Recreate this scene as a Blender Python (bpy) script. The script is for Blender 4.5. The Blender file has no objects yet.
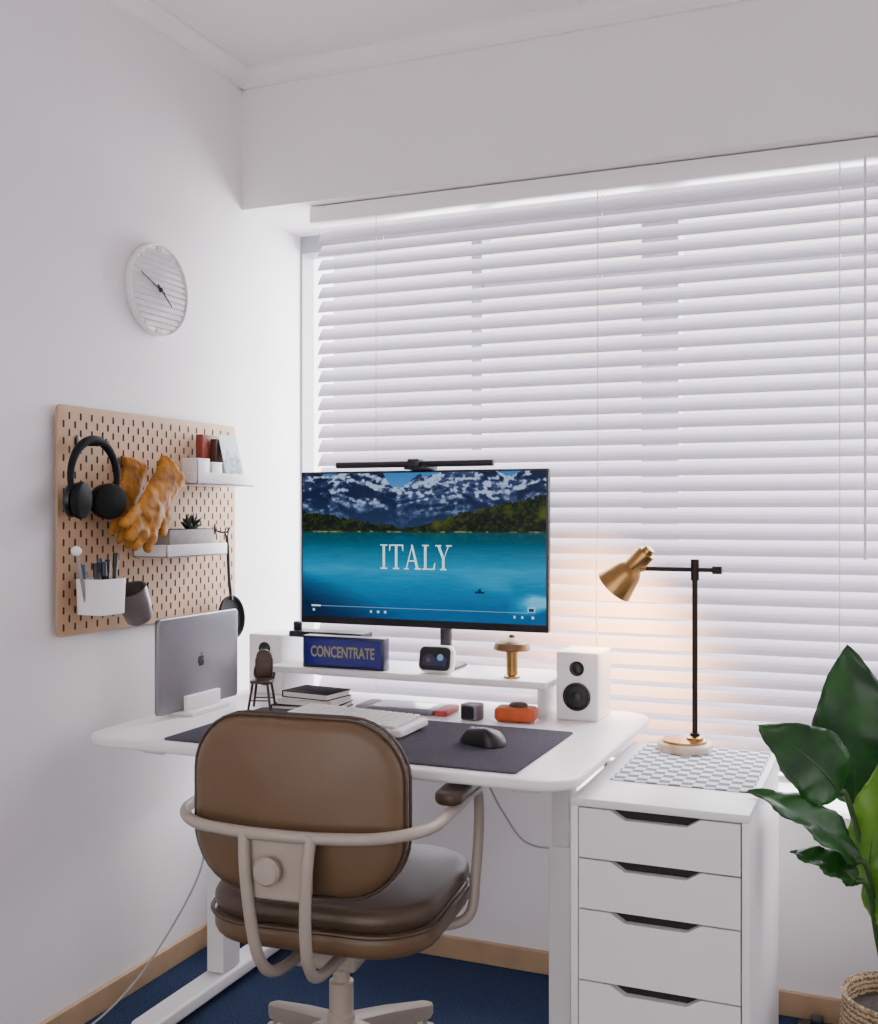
import bpy, bmesh, math, random
import numpy as np
from mathutils import Vector, Matrix
random.seed(4)
R=math.radians
def lin(c):
    c=c/255.0
    return c/12.92 if c<=0.04045 else ((c+0.055)/1.055)**2.4
def rgb(r,g,b): return (lin(r),lin(g),lin(b),1)
COL=bpy.context.scene.collection

# ---------------- materials ----------------
def mat(name,col,rough=0.5,metal=0.0,noise=0.0,nscale=30,bump=0.0,bscale=200,spec=0.5,emit=None,estr=0,col2=None,trans=0.0,coat=0.0):
    m=bpy.data.materials.new(name); m.use_nodes=True
    nt=m.node_tree; b=nt.nodes['Principled BSDF']
    b.inputs['Base Color'].default_value=col
    b.inputs['Roughness'].default_value=rough
    b.inputs['Metallic'].default_value=metal
    b.inputs['Specular IOR Level'].default_value=spec
    b.inputs['Coat Weight'].default_value=coat
    tc=nt.nodes.new('ShaderNodeTexCoord')
    if noise>0 or col2:
        n=nt.nodes.new('ShaderNodeTexNoise'); n.inputs['Scale'].default_value=nscale; n.inputs['Detail'].default_value=6
        nt.links.new(tc.outputs['Object'],n.inputs['Vector'])
        r=nt.nodes.new('ShaderNodeValToRGB')
        c2=col2 or tuple(max(0,c*(1-noise)) for c in col[:3])+(1,)
        r.color_ramp.elements[0].color=c2; r.color_ramp.elements[1].color=col
        r.color_ramp.elements[0].position=0.35; r.color_ramp.elements[1].position=0.65
        nt.links.new(n.outputs['Fac'],r.inputs['Fac']); nt.links.new(r.outputs['Color'],b.inputs['Base Color'])
    if bump>0:
        n=nt.nodes.new('ShaderNodeTexNoise'); n.inputs['Scale'].default_value=bscale; n.inputs['Detail'].default_value=4
        nt.links.new(tc.outputs['Object'],n.inputs['Vector'])
        bp=nt.nodes.new('ShaderNodeBump'); bp.inputs['Strength'].default_value=bump; bp.inputs['Distance'].default_value=0.002
        nt.links.new(n.outputs['Fac'],bp.inputs['Height']); nt.links.new(bp.outputs['Normal'],b.inputs['Normal'])
    if emit:
        b.inputs['Emission Color'].default_value=emit; b.inputs['Emission Strength'].default_value=estr
    if trans>0:
        out=nt.nodes['Material Output']; t=nt.nodes.new('ShaderNodeBsdfTranslucent'); t.inputs['Color'].default_value=col
        mx=nt.nodes.new('ShaderNodeMixShader'); mx.inputs[0].default_value=trans
        nt.links.new(b.outputs[0],mx.inputs[1]); nt.links.new(t.outputs[0],mx.inputs[2]); nt.links.new(mx.outputs[0],out.inputs[0])
    return m

WALL=mat('wall_paint',rgb(232,227,229),0.75,noise=0.02,nscale=3,bump=0.05,bscale=120)
CEIL=mat('ceiling_paint',rgb(232,225,226),0.8,noise=0.02,nscale=2)
CARPET=mat('blue_carpet',rgb(54,68,96),0.95,nscale=260,col2=rgb(22,32,54),bump=0.8,bscale=400,spec=0.1)
OAK=mat('light_wood',rgb(184,152,120),0.5,noise=0.15,nscale=12)
WHITE=mat('white_lacquer',rgb(236,232,233),0.35,noise=0.01,nscale=5)
WHITEM=mat('white_metal',rgb(225,222,224),0.4,noise=0.02)
BLIND=mat('blind_slat_white',rgb(228,223,233),0.45,noise=0.02,nscale=4,trans=0.17)
FRAMEG=mat('window_frame_backlit_grey',rgb(150,150,158),0.5,noise=0.05)  # grey carries the backlit shade of the frame in its base colour
CORD=mat('cord_white',rgb(225,222,222),0.7,noise=0.05)
BLACK=mat('black_plastic',rgb(12,12,14),0.4,noise=0.1)
BLACKM=mat('black_matte',rgb(14,14,16),0.7,noise=0.2,nscale=80,spec=0.25)
GLOSSB=mat('black_glass',rgb(6,7,10),0.08,noise=0.1)
BROWN=mat('brown_vinyl',rgb(104,80,56),0.42,noise=0.12,nscale=7,bump=0.12,bscale=260)
BROWND=mat('dark_brown_vinyl',rgb(76,60,46),0.4,noise=0.15,nscale=7,bump=0.12,bscale=260)
GREIGE=mat('greige_metal',rgb(168,155,143),0.42,noise=0.04)
SILVER=mat('silver_aluminium',rgb(134,132,138),0.35,metal=0.75,noise=0.03)
LOGO=mat('dark_emblem',rgb(45,46,52),0.2,metal=0.5,noise=0.05)
BRASS=mat('brushed_brass',rgb(170,130,80),0.28,metal=1.0,noise=0.12,nscale=40)
BRONZE=mat('dark_bronze',rgb(42,34,29),0.35,metal=0.8,noise=0.1)
MARBLE=mat('cream_marble',rgb(228,214,196),0.25,nscale=18,col2=rgb(196,168,136))
FELT=mat('grey_felt',rgb(84,82,92),0.95,nscale=300,col2=rgb(58,57,67),bump=0.3,bscale=500,spec=0.1)
PEGW=mat('pegboard_birch',rgb(184,146,112),0.6,noise=0.08,nscale=14)
SLOT=mat('slot_dark',rgb(52,34,24),0.9,noise=0.1)
YEL=mat('yellow_leather',rgb(186,122,22),0.65,nscale=25,col2=rgb(130,78,10),bump=0.5,bscale=60)
GREYCER=mat('grey_ceramic',rgb(98,90,86),0.4,noise=0.2)
GREYBOX=mat('grey_concrete',rgb(152,144,142),0.7,noise=0.15)
SUCC=mat('succulent_green',rgb(46,58,44),0.5,noise=0.2)
RED=mat('rust_red_cover',rgb(134,52,38),0.6,noise=0.1)
ORANGE=mat('orange_leather',rgb(196,84,28),0.5,noise=0.15)
BLUE=mat('blue_acrylic',rgb(16,28,124),0.15,noise=0.1,coat=0.3)
NAVY=mat('navy_frame',rgb(8,12,58),0.3,noise=0.1)
GOLDT=mat('pale_lettering',rgb(160,154,118),0.5,noise=0.05)
WOODD=mat('dark_walnut',rgb(66,38,26),0.45,noise=0.3,nscale=30)
PAPER=mat('paper_white',rgb(232,228,220),0.8,noise=0.05)
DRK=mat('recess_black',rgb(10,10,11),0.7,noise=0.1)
LEAFD=mat('leaf_dark_green',rgb(38,94,32),0.33,nscale=14,col2=rgb(16,54,20),trans=0.2)
LEAFL=mat('leaf_bright_green',rgb(112,160,46),0.38,nscale=14,col2=rgb(66,122,30),trans=0.3)
STEMG=mat('stem_green',rgb(52,84,34),0.5,noise=0.2)
SOIL=mat('soil',rgb(50,38,30),0.95,nscale=90,col2=rgb(24,18,14),bump=0.8)
GLOW=mat('warm_bulb',rgb(255,220,160),0.5,emit=rgb(255,196,120),estr=12)

def basket_mat():
    m=mat('woven_basket',rgb(170,140,105),0.8)
    nt=m.node_tree; b=nt.nodes['Principled BSDF']
    tc=nt.nodes.new('ShaderNodeTexCoord'); w=nt.nodes.new('ShaderNodeTexWave'); w.bands_direction='Z'
    w.inputs['Scale'].default_value=28; w.inputs['Distortion'].default_value=5; w.inputs['Detail Scale'].default_value=6
    nt.links.new(tc.outputs['Object'],w.inputs['Vector'])
    r=nt.nodes.new('ShaderNodeValToRGB'); r.color_ramp.elements[0].color=rgb(84,64,46); r.color_ramp.elements[1].color=rgb(196,168,132)
    nt.links.new(w.outputs['Color'],r.inputs['Fac']); nt.links.new(r.outputs['Color'],b.inputs['Base Color'])
    return m
BASKET=basket_mat()
def checker_mat():
    m=mat('checker_cloth',rgb(220,220,225),0.85)
    nt=m.node_tree; b=nt.nodes['Principled BSDF']
    tc=nt.nodes.new('ShaderNodeTexCoord'); c=nt.nodes.new('ShaderNodeTexChecker'); c.inputs['Scale'].default_value=42
    c.inputs['Color1'].default_value=rgb(222,222,228); c.inputs['Color2'].default_value=rgb(112,114,128)
    ad=nt.nodes.new('ShaderNodeVectorMath'); ad.operation='ADD'; ad.inputs[1].default_value=(0,0,0.011)
    nt.links.new(tc.outputs['Object'],ad.inputs[0]); nt.links.new(ad.outputs[0],c.inputs['Vector']); nt.links.new(c.outputs['Color'],b.inputs['Base Color'])
    return m
CHECK=checker_mat()

# ---------------- mesh builder ----------------
class M:
    def __init__(s): s.v=[];s.f=[];s.mi=[]
    def add(s,vs,fs,mi=0,mtx=None):
        o=len(s.v)
        for p in vs:
            p=Vector(p)
            if mtx is not None: p=mtx@p
            s.v.append(tuple(p))
        for f in fs: s.f.append(tuple(i+o for i in f)); s.mi.append(mi)
        return s
    def box(s,x0,x1,y0,y1,z0,z1,bev=0.0,seg=2,mi=0,mtx=None):
        bm=bmesh.new()
        vs=[bm.verts.new(p) for p in [(x0,y0,z0),(x1,y0,z0),(x1,y1,z0),(x0,y1,z0),(x0,y0,z1),(x1,y0,z1),(x1,y1,z1),(x0,y1,z1)]]
        for f in [(3,2,1,0),(4,5,6,7),(0,1,5,4),(1,2,6,5),(2,3,7,6),(3,0,4,7)]: bm.faces.new([vs[i] for i in f])
        if bev>0: bmesh.ops.bevel(bm,geom=bm.edges[:],offset=bev,segments=seg,affect='EDGES',profile=0.5)
        bm.verts.index_update()
        s.add([v.co[:] for v in bm.verts],[[v.index for v in f.verts] for f in bm.faces],mi,mtx); bm.free(); return s
    def lathe(s,prof,seg=32,c=(0,0,0),d=(0,0,1),mi=0,mtx=None):
        q=Vector(d).to_track_quat('Z','Y').to_matrix().to_4x4(); T=Matrix.Translation(c)@q
        if mtx is not None: T=mtx@T
        vs=[];fs=[]
        n=len(prof)
        for r,z in prof:
            for k in range(seg):
                a=2*math.pi*k/seg; vs.append((r*math.cos(a),r*math.sin(a),z))
        for i in range(n-1):
            for k in range(seg):
                k2=(k+1)%seg; fs.append((i*seg+k,i*seg+k2,(i+1)*seg+k2,(i+1)*seg+k))
        if prof[0][0]>1e-6: fs.append(tuple(range(seg))[::-1])
        if prof[-1][0]>1e-6: fs.append(tuple((n-1)*seg+k for k in range(seg)))
        return s.add(vs,fs,mi,T)
    def sphere(s,c,rad,mi=0,seg=20,rings=12,mtx=None):
        if not hasattr(rad,'__len__'): rad=(rad,)*3
        vs=[];fs=[]
        for i in range(rings+1):
            t=math.pi*i/rings
            for k in range(seg):
                a=2*math.pi*k/seg; vs.append((c[0]+rad[0]*math.sin(t)*math.cos(a),c[1]+rad[1]*math.sin(t)*math.sin(a),c[2]+rad[2]*math.cos(t)))
        for i in range(rings):
            for k in range(seg):
                k2=(k+1)%seg; fs.append((i*seg+k,(i+1)*seg+k,(i+1)*seg+k2,i*seg+k2))
        return s.add(vs,fs,mi,mtx)
    def tube(s,pts,r,seg=12,mi=0,closed=False,mtx=None,flat=1.0):
        pts=[Vector(p) for p in pts]; n=len(pts)
        rr=r if hasattr(r,'__len__') else [r]*n
        vs=[];fs=[]
        prev=None
        for i,p in enumerate(pts):
            if closed: t=(pts[(i+1)%n]-pts[i-1]).normalized()
            else: t=(pts[min(i+1,n-1)]-pts[max(i-1,0)]).normalized()
            if prev is None:
                up=Vector((0,0,1)) if abs(t.z)<0.9 else Vector((0,1,0))
                a=t.cross(up).normalized()
            else:
                a=(prev-t*prev.dot(t)).normalized()
            prev=a; b=t.cross(a)
            for k in range(seg):
                an=2*math.pi*k/seg; vs.append(p+(a*math.cos(an)*flat+b*math.sin(an))*rr[i])
        m=n if closed else n-1
        for i in range(m):
            j=(i+1)%n
            for k in range(seg):
                k2=(k+1)%seg; fs.append((i*seg+k,i*seg+k2,j*seg+k2,j*seg+k))
        if not closed:
            fs.append(tuple(range(seg))[::-1]); fs.append(tuple((n-1)*seg+k for k in range(seg)))
        return s.add(vs,fs,mi,mtx)
    def prism(s,out,o,U,V,N,d,mi=0,mtx=None):
        o=Vector(o);U=Vector(U);V=Vector(V);N=Vector(N); n=len(out)
        vs=[o+U*a+V*b for a,b in out]+[o+U*a+V*b+N*d for a,b in out]
        fs=[tuple(range(n))[::-1],tuple(range(n,2*n))]+[(i,(i+1)%n,n+(i+1)%n,n+i) for i in range(n)]
        return s.add(vs,fs,mi,mtx)
    def cushion(s,w,h,r,t,e,bulge=0.0,fn=None,mi=0,mtx=None,nc=8):
        def ring(i,z,sc=1.0):
            W=w/2-i;H=h/2-i;rr=max(r-i,0.001);o=[]
            for cx,cy,a0 in [(W-rr,H-rr,0),(-W+rr,H-rr,90),(-W+rr,-H+rr,180),(W-rr,-H+rr,270)]:
                for k in range(nc+1):
                    a=R(a0+90*k/nc); o.append(((cx+rr*math.cos(a))*sc,(cy+rr*math.sin(a))*sc,z))
            return o
        rings=[]
        scs=[0.15,0.35,0.55,0.75,0.9]
        for sc in scs: rings.append(ring(e,-t/2-bulge*(1-sc*sc),sc))
        for k in range(5,-1,-1):
            th=R(90*k/5); rings.append(ring(e*(1-math.cos(th)),-t/2+e-e*math.sin(th) if e<=t/2 else -t/2*math.sin(th)))
        for k in range(0,6):
            th=R(90*k/5); rings.append(ring(e*(1-math.cos(th)),t/2-e+e*math.sin(th) if e<=t/2 else t/2*math.sin(th)))
        for sc in scs[::-1]: rings.append(ring(e,t/2+bulge*(1-sc*sc),sc))
        n=len(rings[0]); vs=[];fs=[]
        for g in rings:
            for p in g: vs.append(fn(*p) if fn else p)
        for i in range(len(rings)-1):
            for k in range(n):
                k2=(k+1)%n; fs.append((i*n+k,i*n+k2,(i+1)*n+k2,(i+1)*n+k))
        fs.append(tuple(range(n))[::-1]); fs.append(tuple((len(rings)-1)*n+k for k in range(n)))
        return s.add(vs,fs,mi,mtx)

def rrect(w,h,r,n=8):
    o=[]
    for cx,cy,a0 in [(w/2-r,h/2-r,0),(-w/2+r,h/2-r,90),(-w/2+r,-h/2+r,180),(w/2-r,-h/2+r,270)]:
        for k in range(n+1):
            a=R(a0+90*k/n); o.append((cx+r*math.cos(a),cy+r*math.sin(a)))
    return o
def sm(pts,n=8):
    P=[Vector(p) for p in pts]; P=[P[0]*2-P[1]]+P+[P[-1]*2-P[-2]]; o=[]
    for i in range(1,len(P)-2):
        for k in range(n):
            t=k/n; a,b,c,d=P[i-1],P[i],P[i+1],P[i+2]
            o.append(0.5*((2*b)+(c-a)*t+(2*a-5*b+4*c-d)*t*t+(3*b-a-3*c+d)*t**3))
    o.append(P[-2]); return o

LOCS={}
def thing(name,loc,label,cat,rot=0.0,world=False,group=None):
    e=bpy.data.objects.new(name,None); COL.objects.link(e); e.location=loc; e.rotation_euler=(0,0,rot); e.empty_display_size=0.05
    e['label']=label; e['category']=cat
    if group: e['group']=group
    LOCS[e.name]=Vector(loc) if world else Vector((0,0,0))
    return e
def make(name,m,mats,parent=None,loc=None,label=None,cat=None,kind=None,smooth=True,group=None,ang=38,rot=0.0):
    if not isinstance(mats,(list,tuple)): mats=[mats]
    off=Vector((0,0,0))
    if parent is not None:
        off=LOCS.get(parent.name,Vector((0,0,0)))
    elif loc is not None and rot==0.0: off=Vector(loc)
    me=bpy.data.meshes.new(name)
    me.from_pydata([tuple(Vector(p)-off) for p in m.v],[],m.f)
    for x in mats: me.materials.append(x)
    me.polygons.foreach_set('material_index',m.mi)
    bm=bmesh.new(); bm.from_mesh(me); bmesh.ops.recalc_face_normals(bm,faces=bm.faces[:]); bm.to_mesh(me); bm.free()
    if smooth:
        me.polygons.foreach_set('use_smooth',[True]*len(me.polygons)); me.set_sharp_from_angle(angle=R(ang))
    me.update()
    o=bpy.data.objects.new(name,me); COL.objects.link(o)
    if parent is not None:
        o.parent=parent; LOCS[o.name]=off
    elif loc is not None:
        o.location=loc; o.rotation_euler=(0,0,rot); LOCS[o.name]=off
    if label:o['label']=label
    if cat:o['category']=cat
    if kind:o['kind']=kind
    if group:o['group']=group
    return o
def structure(name,m,mats,smooth=False): return make(name,m,mats,kind='structure',smooth=smooth)
def textmesh(s,size,depth=0.0,sx=1.0,align='CENTER'):
    cu=bpy.data.curves.new('t','FONT'); cu.body=s; cu.size=size; cu.align_x=align; cu.align_y='CENTER'; cu.extrude=depth
    cu.offset=size*0.018
    ob=bpy.data.objects.new('t',cu); COL.objects.link(ob)
    me=bpy.data.meshes.new_from_object(ob.evaluated_get(bpy.context.evaluated_depsgraph_get()))
    vs=[(v.co.x*sx,v.co.y,v.co.z) for v in me.vertices]; fs=[tuple(p.vertices) for p in me.polygons]
    bpy.data.objects.remove(ob); bpy.data.curves.remove(cu); bpy.data.meshes.remove(me)
    return vs,fs

# ================= ROOM =================
XR=3.3; YB=-5.0; H=2.63; D=0.40
structure('floor',M().box(-0.1,XR+.1,YB,0.5,-0.08,0),CARPET)
structure('ceiling',M().box(-0.1,XR+.1,YB,0.6,H,H+.1),CEIL)
structure('wall_left',M().box(-0.12,0,YB,0.6,0,H),WALL)
structure('wall_right',M().box(XR,XR+.12,YB,0.6,0,H),WALL)
w=M().box(0,XR,0,0.6,2.208,H)
w.box(0,XR,0,0.6,0,0.51)
structure('wall_back',w,WALL)
structure('baseboard_left',M().box(0,0.014,YB,0,0,0.062,0.003),OAK)
structure('baseboard_back',M().box(0.014,XR,-0.014,0,0,0.062,0.003),OAK)
prof=[(0,0),(0.075,0),(0.075,-0.012),(0.06,-0.018),(0.048,-0.034),(0.03,-0.046),(0.016,-0.052),(0.016,-0.066),(0,-0.066)]
prof=[(a*0.7,b*0.78) for a,b in prof]
structure('trim_1',M().prism(prof,(0,YB,H),(1,0,0),(0,0,1),(0,1,0),-YB),CEIL)
structure('trim_2',M().prism(prof,(0,0,H),(0,-1,0),(0,0,1),(1,0,0),XR),CEIL)
# window
w=M()
w.box(0.0,XR,0.36,0.44,2.15,2.208); w.box(0.0,XR,0.36,0.44,0.51,0.60); w.box(0.0,0.008,0.36,0.44,0.6,2.15)
for a,b in [(0.625,0.66),(1.17,1.28),(1.86,1.90),(2.45,2.56),(3.22,3.3)]: w.box(a,b,0.36,0.44,0.6,2.15)
w.box(0.66,2.5,0.37,0.43,1.96,2.0)
structure('window_1',w,FRAMEG)
# blind
YBL=0.07; XB0=0.225; XB1=2.9
bl=thing('window_blind',(1.5,YBL,2.2),'wide white horizontal slatted blind hung in the window recess','blind',world=True)
m=M().box(XB0-0.01,XB1,YBL-0.03,YBL+0.035,2.155,2.204,0.003)
make('headrail',m,WHITE,bl)
m=M(); tilt=R(52); nsl=0
z=2.116
while z>0.60:
    c=math.cos(tilt);s=math.sin(tilt)
    pr=[]
    for k in range(5):
        q=(k/4-0.5)*0.05; bow=0.0025*(1-(2*k/4-1)**2)
        pr.append((YBL+q*c-bow*s, z+q*s+bow*c))
    vs=[];fs=[]
    for x in (XB0+0.012,XB1-0.01):
        for (y,zz) in pr: vs.append((x,y,zz))
        for (y,zz) in pr[::-1]: vs.append((x,y+0.0022*s,zz-0.0022*c))
    n=10
    fs=[(i,(i+1)%n,n+(i+1)%n,n+i) for i in range(n)]+[tuple(range(n))[::-1],tuple(range(n,2*n))]
    m.add(vs,fs); z-=0.0428; nsl+=1
make('slats',m,BLIND,bl,smooth=False)
zb=z+0.01
make('bottom_rail',M().box(XB0+0.012,XB1-0.01,YBL-0.025,YBL+0.025,zb-0.012,zb+0.006,0.003),WHITE,bl)
for x in (0.44,1.116,1.74,2.4):
    for dy in (-0.024,0.026): make('ladder_cord',M().tube([(x,YBL+dy,2.16),(x,YBL+dy,zb)],0.0013,6),CORD,bl)
make('tilt_wand',M().tube([(1.80,YBL-0.035,2.16),(1.80,YBL-0.037,1.15)],0.0035,8),CORD,bl)

# ================= DESK =================
dk=thing('standing_desk',(0.685,-0.42,0),'white rounded-corner sit-stand desk with T-shaped steel legs','desk',world=True)
make('desk_top',M().cushion(1.21,0.82,0.085,0.022,0.008,mtx=Matrix.Translation((0.680,-0.42,0.729))),WHITE,dk)
for x in (0.215,1.155):
    m=M().box(x-0.026,x+0.026,-0.46,-0.38,0.055,0.50,0.004); m.box(x-0.021,x+0.021,-0.455,-0.385,0.40,0.69,0.004)
    m.box(x-0.03,x+0.03,-0.72,-0.12,0.685,0.7175,0.003)
    m.cushion(0.07,0.70,0.02,0.035,0.008,mtx=Matrix.Translation((x,-0.42,0.035)))
    for y in (-0.74,-0.1): m.lathe([(0.02,0),(0.02,0.02)],16,(x,y,0))
    make('leg',m,WHITEM,dk)
make('crossbeam',M().box(0.24,1.12,-0.44,-0.40,0.66,0.70,0.003),WHITEM,dk)

make('desk_mat',M().cushion(0.865,0.44,0.012,0.004,0.0018,mtx=Matrix.Translation((0.7275,-0.57,0.742))),FELT,loc=(0.7275,-0.57,0.74),label='dark grey felt desk mat on the white desk',cat='desk mat')

# riser
rs=thing('monitor_riser',(0.655,-0.135,0.74),'low white shelf riser standing on the desk','shelf riser',world=True)
make('shelf_board',M().box(0.25,1.06,-0.25,-0.02,0.822,0.84,0.004,3),WHITE,rs)
for x in (0.262,1.020): make('leg',M().box(x,x+0.010,-0.20,-0.035,0.74,0.822,0.002),WHITE,rs)

# ================= MONITOR =================
mo=thing('monitor',(0.703,-0.14,0.84),'large black widescreen monitor showing a turquoise mountain lake','monitor',world=True)
X0,X1,Z0,Z1=0.345,1.061,0.963,1.381; YS=-0.235
make('monitor_body',M().box(X0,X1,YS,YS+0.02,Z0,Z1,0.003).box(X0+.12,X1-.12,YS+0.02,YS+0.045,Z0+.06,Z1-.06,0.01),BLACK,mo)
m=M().box(0.715,0.745,-0.120,-0.100,0.850,1.2,0.004); m.cushion(0.085,0.12,0.02,0.010,0.004,mtx=Matrix.Translation((0.727,-0.095,0.8455)))
m.box(0.70,0.755,-0.195,-0.11,1.12,1.2,0.005)
make('monitor_stand',m,BLACK,mo)
# screen
tab=np.random.RandomState(7).rand(256,256)
def vn(x,y):
    xi=np.floor(x).astype(int);yi=np.floor(y).astype(int);fx=x-xi;fy=y-yi
    fx=fx*fx*(3-2*fx);fy=fy*fy*(3-2*fy)
    g=lambda a,b:tab[a%256,b%256]
    return (g(xi,yi)*(1-fx)+g(xi+1,yi)*fx)*(1-fy)+(g(xi,yi+1)*(1-fx)+g(xi+1,yi+1)*fx)*fy
def fbm(x,y,o=5):
    t=0;a=0.5;n=0
    for k in range(o): t=t+a*vn(x*2**k+17*k,y*2**k+31*k); n+=a; a*=0.5
    return t/n
NX,NY=540,310
sx0,sx1,sz0,sz1=X0+0.006,X1-0.006,Z0+0.020,Z1-0.006
uu,tt=np.meshgrid(np.linspace(0,1,NX),np.linspace(0,1,NY))
def C(r,g,b): return np.array([r,g,b],float)
def mixc(a,b,k): k=np.clip(k,0,1)[...,None]; return a*(1-k)+b*k
def land(u,t):
    im=np.zeros(u.shape+(3,))+C(74,112,164)
    im=mixc(im,C(98,138,186),t*5)
    ridge=-0.07+0.15*np.abs(fbm(u*4+3,u*0,4)-0.42)*2.0+0.06*fbm(u*18,u*0+5,4)-0.02+0.11*np.exp(-((u-0.40)/0.07)**2)+0.08*np.exp(-((u-0.86)/0.05)**2)
    wx=u*11+2.2*(fbm(u*5,t*7,3)-.5)+t*9*np.sign(np.sin(u*13+1))
    r1=1-2*np.abs(fbm(wx,t*13,5)-0.5); r2=fbm(u*60,t*44,4); big=fbm(u*6+9,t*6,3)
    rock=mixc(np.zeros_like(im)+C(22,30,54),C(74,84,114),(r1-0.62)*2.4+(r2-.5)*1.6)
    snow=(r1-0.82)*9+(r2-0.54)*8+(big-0.5)*3
    rock=mixc(rock,C(156,170,196),snow*(1.0-t*2.6))
    rock=mixc(rock,C(34,48,74),(t-0.17)*4.5)
    im=mixc(im,rock,(t-ridge)*150)
    tl=np.where(u>0.42,0.385-(u-0.42)*0.40,0.26+u*0.28)+0.022*(fbm(u*80,u*0+2,3)-0.5)*2-0.012*(fbm(u*14,u*0+9,2))
    tree=mixc(np.zeros_like(im)+C(8,16,14),C(40,50,22),(fbm(u*90,t*60,4)-0.40)*3.0)
    tree=mixc(tree,C(60,66,26),(fbm(u*14,t*20,3)-0.55)*4*(u>0.5))
    return mixc(im,tree,(t-tl)*160)
img=land(uu,tt)
sh=0.405+0.01*(fbm(uu*10,uu*0+4,2)-.5)
img=mixc(img,mixc(C(22,40,24)+0*img,C(110,116,84),(fbm(uu*40,tt*40,3)-.54)*6),(tt-sh+0.010)*200)
lk=mixc(C(10,70,92)+0*img,C(8,126,168),(tt-0.46)*5)
lk=mixc(lk,C(4,78,126),(tt-0.66)*3.6)
lk=mixc(lk,C(3,26,58),(0.26-uu)*2.8*np.clip((tt-0.52)*4,0,1)+ (tt-0.82)*3.4)
lk=mixc(lk,C(110,176,206),(fbm(uu*5,tt*7,4)-0.46)*3.4*np.clip((uu-0.62)*3,0,1)*np.clip((tt-0.62)*5,0,1))
refl=land(uu+0.006*(fbm(uu*8,tt*140,2)-.5),np.clip(0.81-tt*1.0,0.0,0.402))
lk=mixc(lk,refl*0.75+C(4,36,46),np.clip(0.62-(tt-0.41)*6,0,0.62))
lk=lk*(0.92+0.16*fbm(uu*20,tt*110,3))[...,None]
img=mixc(img,lk,(tt-sh)*220)
boat=((np.abs(uu-0.745)<0.018)&(np.abs(tt-0.802)<0.006))|((np.abs(uu-0.745)<0.005)&(np.abs(tt-0.79)<0.012))
img[boat]=C(12,28,48)
img[(np.abs(tt-0.925)<0.0025)&(uu>0.04)&(uu<0.93)]=C(130,165,182)
img[(np.abs(tt-0.925)<0.005)&(uu>0.04)&(uu<0.08)]=C(215,224,230)
for c0 in (0.05,0.30,0.33,0.36,0.88,0.91,0.95):
    img[(np.abs(tt-0.955)<0.008)&(np.abs(uu-c0)<0.004)]=C(190,205,214)
for c0,wd in ((0.03,0.006),(0.06,0.012),(0.10,0.016),(0.15,0.02),(0.2,0.01)):
    img[(np.abs(tt-0.025)<0.006)&(np.abs(uu-c0)<wd)&(np.sin(uu*900)>-0.4)]=C(180,192,204)
rb=(np.abs(uu-0.945)<0.014)&(np.abs(tt-0.905)<0.016); img[rb]=C(170,198,210); img[(np.abs(uu-0.945)<0.010)&(np.abs(tt-0.905)<0.011)]=C(16,60,90)
il=np.clip(img,0,255)/255.0
il=np.where(il<=0.04045,il/12.92,((il+0.055)/1.055)**2.4)
xs=sx0+(sx1-sx0)*uu; zs=sz1-(sz1-sz0)*tt; ys=np.full_like(xs,YS-0.0006)
off=LOCS[mo.name]
V=np.stack([xs-off.x,ys-off.y,zs-off.z],-1).reshape(-1,3)
idx=np.arange(NX*NY).reshape(NY,NX)
F=np.stack([idx[:-1,:-1],idx[1:,:-1],idx[1:,1:],idx[:-1,1:]],-1).reshape(-1,4)
me=bpy.data.meshes.new('screen'); me.from_pydata(V.tolist(),[],F.tolist())
at=me.color_attributes.new('picture','FLOAT_COLOR','POINT')
at.data.foreach_set('color',np.concatenate([il.reshape(-1,3),np.ones((NX*NY,1))],1).ravel())
sm_=bpy.data.materials.new('lit_screen'); sm_.use_nodes=True; nt=sm_.node_tree; b=nt.nodes['Principled BSDF']
b.inputs['Base Color'].default_value=(0.004,0.004,0.004,1); b.inputs['Roughness'].default_value=0.25; b.inputs['Specular IOR Level'].default_value=0.12
an=nt.nodes.new('ShaderNodeAttribute'); an.attribute_name='picture'
hs=nt.nodes.new('ShaderNodeHueSaturation'); hs.inputs['Saturation'].default_value=1.15
nt.links.new(an.outputs['Color'],hs.inputs['Color']); nt.links.new(hs.outputs['Color'],b.inputs['Emission Color']); b.inputs['Emission Strength'].default_value=1.35
me.materials.append(sm_)
so=bpy.data.objects.new('screen',me); COL.objects.link(so); so.parent=mo; so['label']='lit screen with mountain lake picture'
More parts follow.
